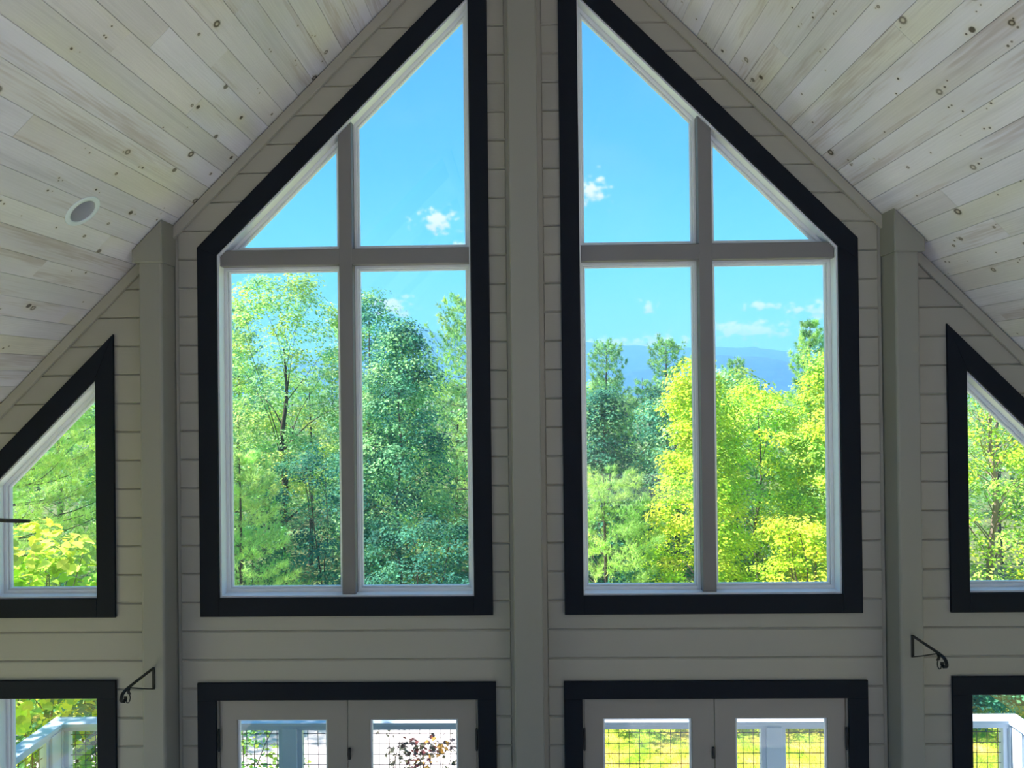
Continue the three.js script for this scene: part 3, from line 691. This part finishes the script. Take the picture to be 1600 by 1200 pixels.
// a broadleaved tree: trunk, limbs, and leaves gathered in clumps at the limbs' ends
function broadleaf(t, o) {
  let { h, r, base = 0.25, clumps = 170, leaves = 80, size = 0.1, colors, trunk = 0.13, clump = 0.5, squash = 0.55, shape = (u) => Math.sqrt(Math.max(0.02, Math.sin(Math.PI * (0.12 + 0.86 * u)))), bark = BARK, lean = 0.3, lobed = false, stems = 1, hollow = 0.35, trunkTop = 0.92, limbs = 5 } = o;
  if (!lobed && leaves > 40) { size *= 0.82; leaves = Math.round(leaves * 1.35); }
  reseed(o.seed);
  const f = new Foliage(), w = new Wood(bark), dir = V3(), nor = V3();
  const stemPts = [];
  for (let s = 0; s < stems; s++) {
    const pts = [], ax = rr(-lean, lean) + (stems > 1 ? rr(-r, r) * 0.5 : 0), az = rr(-lean, lean) + (stems > 1 ? rr(-r, r) * 0.5 : 0);
    for (let k = 0; k <= 6; k++) { const u = k / 6; pts.push(V3(ax * u + h * 0.035 * noise(u * 3.3, o.seed, s), u * h * trunkTop - (k ? 0 : 0.25), az * u + h * 0.035 * noise(u * 3.3, s, o.seed))); }
    w.limb(pts, trunk / Math.sqrt(stems), trunk * 0.12, 9); stemPts.push(new THREE.CatmullRomCurve3(pts));
  }
  for (let k = 0; k < clumps; k++) {
    const u = Math.pow((k + rnd()) / clumps, 0.9), A = k * 2.39996 + rr(-0.4, 0.4), R = r * shape(u) * (hollow + (1 - hollow) * Math.sqrt(rnd()));
    const stem = stemPts[k % stems], yy = h * (base + (1 - base) * u), c0 = stem.getPoint(clamp(yy / h / trunkTop, 0, 1));
    const cx = c0.x + Math.cos(A) * R, cz = c0.z + Math.sin(A) * R, cy = yy + rr(-0.2, 0.2);
    if (k % limbs === 0) {
      const from = stem.getPoint(Math.min(clamp((cy - R * 0.7) / h / trunkTop, 0.12, 0.97), rr(0.55, 1)));
      w.limb([from, V3(lerp(from.x, cx, 0.4) + rr(-0.15, 0.15), lerp(from.y, cy, 0.5) + rr(-0.1, 0.2), lerp(from.z, cz, 0.4) + rr(-0.15, 0.15)), V3(cx, cy, cz)], Math.max(0.007, trunk * 0.24 * (1 - u * 0.8)), 0.004, 5);
    }
    const size0 = clump * rr(0.7, 1.3), tone = jitter(pick(colors), 0.24, 0.07);
    for (let n = 0; n < leaves; n++) {
      const a = rnd() * 6.283, e = Math.acos(rr(-1, 1)), q = Math.pow(rnd(), 0.45), ox = Math.sin(e) * Math.cos(a), oy = Math.cos(e), oz = Math.sin(e) * Math.sin(a);
      const droop = -0.25 * q * q * size0;
      nor.set(ox * 0.45 + Math.cos(A) * 0.3 + rr(-0.55, 0.55), 0.75 + rr(-0.5, 0.5) + oy * 0.3, oz * 0.45 + Math.sin(A) * 0.3 + rr(-0.55, 0.55)).normalize();
      dir.set(rr(-1, 1), rr(-1, 0.5), rr(-1, 1)); dir.addScaledVector(nor, -dir.dot(nor)).normalize();
      const L = size * rr(0.7, 1.25), c = jitter(tone, 0.28, 0.08), X = cx + ox * q * size0, Y = cy + oy * q * size0 * squash + droop, Z = cz + oz * q * size0;
      if (lobed) f.lobed(X, Y, Z, dir, nor, L, L * 0.5, c); else f.leaf(X, Y, Z, dir, nor, L, L * 0.36, L * 0.08, c);
    }
  }
  mesh('trunk', w.build(), barkMat, t); mesh('foliage', f.build(), LEAF, t, 'stuff');
}
// a white pine: whorls of upswept boughs with side twigs and long-needled tufts
function pine(t, o) {
  const { h, r, base = 0.12, whorls = 15, per = 6, tufts = 26, colors, trunk = 0.11, needle = 0.15, wid = 0.0085, n = 11, sweep = 0.22, shape = (u) => (1 - u) ** 0.75 + 0.05, bark = DARKBARK } = o;
  reseed(o.seed);
  const f = new Foliage(), w = new Wood(bark), d = V3(), side = V3();
  w.limb([V3(0, -0.25, 0), V3(rr(-0.1, 0.1), h * 0.35, rr(-0.1, 0.1)), V3(rr(-0.1, 0.1), h * 0.7, rr(-0.1, 0.1)), V3(0, h * 0.99, 0)], trunk, 0.012, 9);
  for (let k = 0; k < whorls; k++) {
    const u = (k + rr(-0.2, 0.2)) / whorls, y = h * (base + (1 - base) * clamp(u, 0, 1)), turn = rnd() * 6.28;
    for (let b = 0; b < per; b++) {
      const A = turn + (b / per) * 6.283 + rr(-0.25, 0.25), L = Math.max(0.25, r * shape(clamp(u, 0, 1)) * rr(0.65, 1.15)), rise = sweep * rr(0.4, 1.5) + u * 0.5;
      const ca = Math.cos(A), sa = Math.sin(A), P = (q) => [ca * L * q, y + L * (rise * q * q - 0.12 * q * (1 - u)), sa * L * q];
      w.limb([V3(...P(0)), V3(...P(0.5)), V3(...P(1))], Math.max(0.005, 0.006 * L), 0.003, 4);
      side.set(-sa, 0, ca);
      const tone = jitter(pick(colors), 0.16, 0.06), N = Math.max(16, Math.round(tufts * 1.7 * (0.35 + 0.65 * L / r)));
      for (let m = 0; m < N; m++) {
        const q = 0.22 + 0.78 * Math.pow(rnd(), 0.75), s = (m % 2 ? 1 : -1), off = s * rnd() * 0.42 * L * (1.1 - q) * 1.1 + s * 0.02, p = P(q);
        const x = p[0] + side.x * off + ca * Math.abs(off) * 0.6, yy = p[1] + rr(-0.03, 0.09) + Math.abs(off) * 0.1, z = p[2] + side.z * off + sa * Math.abs(off) * 0.6;
        d.set(ca + side.x * s * 0.6 + rr(-0.4, 0.4), 0.55 + rr(-0.2, 0.4), sa + side.z * s * 0.6 + rr(-0.4, 0.4)).normalize();
        f.needles(x, yy, z, d, n, needle, wid, 1.15, jitter(tone, 0.15, 0.05));
      }
    }
  }
  mesh('trunk', w.build(), barkMat, t); mesh('foliage', f.build(), LEAF, t, 'stuff');
}
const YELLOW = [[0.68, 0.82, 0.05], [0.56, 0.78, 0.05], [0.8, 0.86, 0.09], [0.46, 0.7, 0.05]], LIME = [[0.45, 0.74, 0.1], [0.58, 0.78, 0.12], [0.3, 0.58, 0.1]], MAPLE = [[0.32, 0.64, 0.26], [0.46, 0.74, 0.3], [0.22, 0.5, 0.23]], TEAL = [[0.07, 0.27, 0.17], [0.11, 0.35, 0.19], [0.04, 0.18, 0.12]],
  OAK = [[0.5, 0.72, 0.2], [0.66, 0.8, 0.2], [0.36, 0.62, 0.24]], PINE = [[0.32, 0.58, 0.2], [0.4, 0.64, 0.22], [0.26, 0.5, 0.19]], PINELIGHT = [[0.52, 0.76, 0.2], [0.44, 0.7, 0.19], [0.62, 0.82, 0.24]], FIR = [[0.16, 0.38, 0.2], [0.2, 0.44, 0.21]];
const tree = (kind, name, label, x, z, top, o, group) => {
  const t = thing(name, label, name.includes('shrub') ? 'shrub' : 'tree', [x, GROUND, z], group);
  kind(t, { h: top - GROUND, ...o }); return t;
};
// beyond the left side window
tree(pine, 'pine_tree', 'big light green pine filling the left side window', -12.7, -12.6, 9.6, { seed: 11, r: 3.9, whorls: 26, per: 8, tufts: 66, n: 14, needle: 0.18, trunk: 0.09, colors: PINELIGHT.concat([[0.66, 0.86, 0.26]]), shape: (u) => Math.sqrt(1 - u) * 0.95 + 0.05 });
tree(broadleaf, 'leafy_shrub', 'near shrub with large lobed leaves at the bottom of the left side window', -5.9, -3.9, 2.5, { seed: 12, r: 1.0, base: 0.3, clumps: 70, leaves: 34, size: 0.14, clump: 0.4, colors: [[0.5, 0.74, 0.08], [0.8, 0.84, 0.12], [0.36, 0.6, 0.1]], trunk: 0.05, stems: 4, lobed: true });
// beyond the left big window
tree(broadleaf, 'oak_tree', 'tall airy yellow green oak with a dark forked trunk in the left big window', -7.4, -17, 7.7, { seed: 21, r: 2.6, base: 0.36, clumps: 150, leaves: 95, size: 0.12, clump: 0.55, colors: OAK, trunk: 0.17, bark: DARKBARK, hollow: 0.3, lean: 0.5, trunkTop: 0.8, limbs: 9 });
tree(pine, 'fir_tree', 'dark conifer behind the oak at the left edge of the left big window', -11.6, -25, 8.0, { seed: 22, r: 2.4, colors: FIR, tufts: 30 });
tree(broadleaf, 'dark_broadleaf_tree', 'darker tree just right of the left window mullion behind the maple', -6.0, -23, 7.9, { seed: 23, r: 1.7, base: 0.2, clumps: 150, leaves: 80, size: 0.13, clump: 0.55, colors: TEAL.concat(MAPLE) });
tree(broadleaf, 'maple_tree', 'dense mid green maple right of the left window mullion', -3.45, -15, 6.05, { seed: 24, r: 2.05, base: 0.16, clumps: 260, leaves: 80, size: 0.105, clump: 0.5, colors: MAPLE.concat(TEAL), trunk: 0.06, shape: (u) => Math.pow(1 - u, 0.6) * 0.95 + 0.08 });
tree(pine, 'pine_tree', 'tall soft green pine at the right edge of the left big window', -1.85, -19, 7.2, { seed: 25, r: 2.7, whorls: 30, tufts: 26, wid: 0.011, sweep: 0.35, colors: PINE.concat(PINELIGHT), shape: (u) => (1 - u) ** 0.6 + 0.06 });
tree(pine, 'pine_tree', 'low light green pine in the bottom left corner of the left big window', -6.6, -12, 2.95, { seed: 26, r: 2.0, whorls: 14, per: 7, tufts: 34, n: 12, trunk: 0.06, colors: [[0.66, 0.9, 0.3], [0.56, 0.84, 0.28], [0.74, 0.94, 0.34]] });  // needle colours lightened to look sunlit where a bigger pine shades it
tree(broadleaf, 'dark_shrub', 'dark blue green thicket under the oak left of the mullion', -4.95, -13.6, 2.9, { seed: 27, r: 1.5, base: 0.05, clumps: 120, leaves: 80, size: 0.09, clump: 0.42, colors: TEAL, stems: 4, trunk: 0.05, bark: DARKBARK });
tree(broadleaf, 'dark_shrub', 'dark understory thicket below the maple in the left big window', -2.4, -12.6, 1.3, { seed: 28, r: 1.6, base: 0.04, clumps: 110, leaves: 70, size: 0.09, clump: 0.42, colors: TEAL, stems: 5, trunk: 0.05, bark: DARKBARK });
tree(broadleaf, 'oak_tree', 'bright green oak filling the gap left of the tall oak', -10.4, -19.5, 6.6, { seed: 29, r: 2.4, base: 0.2, clumps: 150, leaves: 80, size: 0.12, clump: 0.55, colors: OAK.concat(MAPLE) });
tree(broadleaf, 'shade_tree', 'tall broadleaved tree standing off the left end of the deck', -8.2, -1.1, 9.3, { seed: 30, r: 2.2, base: 0.3, clumps: 190, leaves: 60, size: 0.15, clump: 0.65, colors: MAPLE, trunk: 0.18 });
// between the big windows, mostly behind the middle post
tree(broadleaf, 'maple_tree', 'green maple mostly hidden behind the middle post', 0.1, -18, 6.0, { seed: 31, r: 2.1, base: 0.15, clumps: 170, leaves: 75, size: 0.12, clump: 0.55, colors: MAPLE });
// beyond the right big window
tree(pine, 'pine_tree', 'distant pine with pointed top at the left of the right big window', 3.2, -25, 6.0, { seed: 41, r: 2.1, whorls: 30, per: 5, tufts: 22, wid: 0.012, sweep: 0.4, colors: PINE.concat([[0.42, 0.68, 0.3]]), shape: (u) => (1 - u) ** 0.7 * (0.8 + 0.3 * Math.sin(u * 23)) + 0.12 });
tree(pine, 'pine_tree', 'distant pine with pointed top beside the right window mullion', 5.55, -25, 6.15, { seed: 42, r: 2.1, whorls: 30, per: 5, tufts: 22, wid: 0.012, sweep: 0.4, colors: PINE.concat([[0.42, 0.68, 0.3]]), shape: (u) => (1 - u) ** 0.7 * (0.8 + 0.3 * Math.sin(u * 23)) + 0.12 });
tree(broadleaf, 'dark_broadleaf_tree', 'dark blue green tree at the left edge of the right big window', 2.0, -15.5, 4.2, { seed: 43, r: 1.5, base: 0.1, clumps: 190, leaves: 80, size: 0.105, clump: 0.45, colors: TEAL.concat([[0.2, 0.42, 0.16]]), shape: (u) => Math.pow(1 - u, 0.6) * 0.9 + 0.1 });
tree(pine, 'pine_tree', 'low pine with pale sunlit boughs at the bottom of the right big window', 1.7, -11.8, 2.4, { seed: 44, r: 2.1, whorls: 12, per: 6, tufts: 36, n: 13, trunk: 0.07, colors: PINELIGHT, shape: (u) => (1 - u) ** 0.55 + 0.05 });
tree(broadleaf, 'yellow_maple_tree', 'vivid yellow green maple behind the mullion of the right big window', 4.0, -12.6, 4.75, { seed: 45, r: 1.55, base: 0.1, clumps: 250, leaves: 85, size: 0.1, clump: 0.42, colors: YELLOW, trunk: 0.1, shape: (u) => Math.pow(1 - u, 0.55) * 0.9 + 0.1 });
tree(broadleaf, 'lime_tree', 'bright lime green tree with a short bare trunk right of the mullion', 5.9, -14.5, 4.3, { seed: 46, r: 1.6, base: 0.22, clumps: 180, leaves: 85, size: 0.1, clump: 0.45, colors: LIME.concat(YELLOW), trunk: 0.07 });
tree(pine, 'fir_tree', 'far green conifer in the notch between the lime tree and the tall right tree', 9.1, -28, 5.5, { seed: 47, r: 2.2, whorls: 26, per: 5, wid: 0.012, sweep: 0.4, colors: PINE, tufts: 20 });
tree(pine, 'fir_tree', 'conifer with a feathery top at the right edge of the right big window', 9.75, -21, 6.5, { seed: 48, r: 1.8, whorls: 28, per: 5, sweep: 0.4, wid: 0.012, colors: PINE.concat(PINELIGHT), tufts: 30 });
tree(broadleaf, 'birch_tree', 'tall yellow green birch at the right side of the right big window', 7.3, -13.4, 5.0, { seed: 49, r: 1.45, base: 0.08, clumps: 270, leaves: 85, size: 0.095, clump: 0.42, colors: LIME.concat(YELLOW), trunk: 0.09, bark: PALE, shape: (u) => Math.pow(1 - u, 0.5) * 0.9 + 0.1 });
tree(broadleaf, 'yellow_shrub', 'golden yellow shrub in the bottom right corner of the right big window', 5.95, -10.8, 1.55, { seed: 50, r: 0.95, base: 0.08, clumps: 110, leaves: 80, size: 0.085, clump: 0.36, colors: YELLOW.concat([[0.8, 0.74, 0.05]]), stems: 4, trunk: 0.08 });
tree(broadleaf, 'dark_broadleaf_tree', 'deep green tree behind the yellow maple', 4.6, -18, 4.3, { seed: 51, r: 1.9, base: 0.1, clumps: 160, leaves: 75, size: 0.12, clump: 0.55, colors: MAPLE.concat(TEAL) });
// beyond the right side window
tree(broadleaf, 'birch_tree', 'pale trunked yellow green tree filling the right side window', 11.2, -13.5, 6.4, { seed: 61, r: 2.3, base: 0.2, clumps: 270, leaves: 80, size: 0.1, clump: 0.48, colors: LIME.concat(YELLOW), trunk: 0.11, bark: PALE });
tree(broadleaf, 'lime_tree', 'lime green tree at the outer edge of the right side window', 13.6, -13, 6.0, { seed: 62, r: 2.0, base: 0.15, clumps: 180, leaves: 75, size: 0.11, clump: 0.5, colors: LIME });
tree(broadleaf, 'maple_tree', 'green maple behind the casing between the right windows', 9.9, -17, 5.6, { seed: 63, r: 1.9, base: 0.12, clumps: 150, leaves: 75, size: 0.12, clump: 0.5, colors: MAPLE.concat(LIME) });
// low shrubs just beyond the railing
tree(broadleaf, 'smoke_shrub', 'small red and grey leaved shrub before the gravel behind the left double door', -1.32, -3.7, 0.3, { seed: 71, r: 0.42, base: 0.5, clumps: 60, leaves: 14, size: 0.075, clump: 0.16, colors: [[0.09, 0.07, 0.08], [0.16, 0.05, 0.05], [0.1, 0.1, 0.07], [0.4, 0.22, 0.05]], stems: 5, trunk: 0.025, hollow: 0.6 });
tree(broadleaf, 'green_shrub', 'green and yellow shrub behind the railing at the left double door', -3.45, -3.9, 0.42, { seed: 72, r: 0.6, base: 0.3, clumps: 60, leaves: 34, size: 0.07, clump: 0.24, colors: MAPLE.concat(LIME), stems: 4, trunk: 0.04 });
tree(broadleaf, 'dark_shrub', 'dark leafy shrub behind the railing in the lower left window', -5.9, -4.4, 1.15, { seed: 73, r: 1.1, base: 0.15, clumps: 90, leaves: 50, size: 0.11, clump: 0.36, colors: MAPLE.concat(TEAL), stems: 4, trunk: 0.07 });
// a belt of shrubs along the edge of the lawn
[[-9.5, -13.4, 0.7, TEAL], [-7.3, -14.6, 0.9, MAPLE], [-0.6, -13.2, 0.8, TEAL], [2.6, -12.2, 0.1, TEAL], [4.4, -11.6, -0.6, MAPLE], [7.9, -11.8, 0.2, LIME], [9.4, -11.4, -0.3, TEAL], [12.7, -12.2, 0.3, TEAL]].forEach(([x, z, top, c], k) =>
  tree(broadleaf, 'edge_shrub', ['shrub at the edge of the wood under the left side window', 'shrub at the edge of the wood under the tall oak', 'shrub at the edge of the wood behind the middle post', 'dark shrub at the lawn edge below the dark tree', 'green shrub at the lawn edge below the yellow maple', 'lime shrub at the lawn edge below the birch', 'green shrub at the lawn edge left of the lower right window', 'dark shrub at the lawn edge in the lower right window'][k], x, z, top, { seed: 80 + k, r: 1.3, base: 0.03, clumps: 80, leaves: 60, size: 0.1, clump: 0.45, colors: c, stems: 5, trunk: 0.05, bark: DARKBARK }));
// the wood goes on behind
{
  const far = [];
  far.push(tree(broadleaf, 'forest_tree', 'far tree in the wood behind the front row', -14, -30, 5.6, { seed: 101, r: 2.6, base: 0.05, clumps: 90, leaves: 60, size: 0.2, clump: 0.8, colors: MAPLE.concat(LIME) }, 'far trees of the wood'));
  far.push(tree(pine, 'forest_tree', 'far tree in the wood behind the front row', -9.5, -32, 6.2, { seed: 102, r: 2.6, whorls: 13, tufts: 18, wid: 0.012, needle: 0.2, colors: PINE }, 'far trees of the wood'));
  reseed(303);
  for (let row = 0; row < 3; row++) for (let k = 0; k < 13; k++) {
    const src = far[(k + row) % 2], c = src.clone(), d = 31 + row * 11 + rr(-2, 2), x = (k - 6) * d * 0.115 + rr(-1.5, 1.5) + 0.02 * d;
    const top = [4.5, 5.0, 5.3][row] + rr(-0.7, 0.5), s = (top - GROUND) / (src === far[0] ? 8.4 : 9.0);
    c.name = numbered('forest_tree'); c.position.set(x, GROUND, 5.5 - d); c.rotation.y = rnd() * 6.28; c.scale.set(s * rr(1, 1.3), s, s * rr(1, 1.3)); scene.add(c);
  }
}

const renderer = new THREE.WebGLRenderer({ antialias: true });
renderer.toneMapping = THREE.LinearToneMapping;
renderer.toneMappingExposure = EXPOSURE;
renderer.shadowMap.enabled = true;
renderer.shadowMap.type = THREE.PCFSoftShadowMap;
renderer.render(scene, camera);
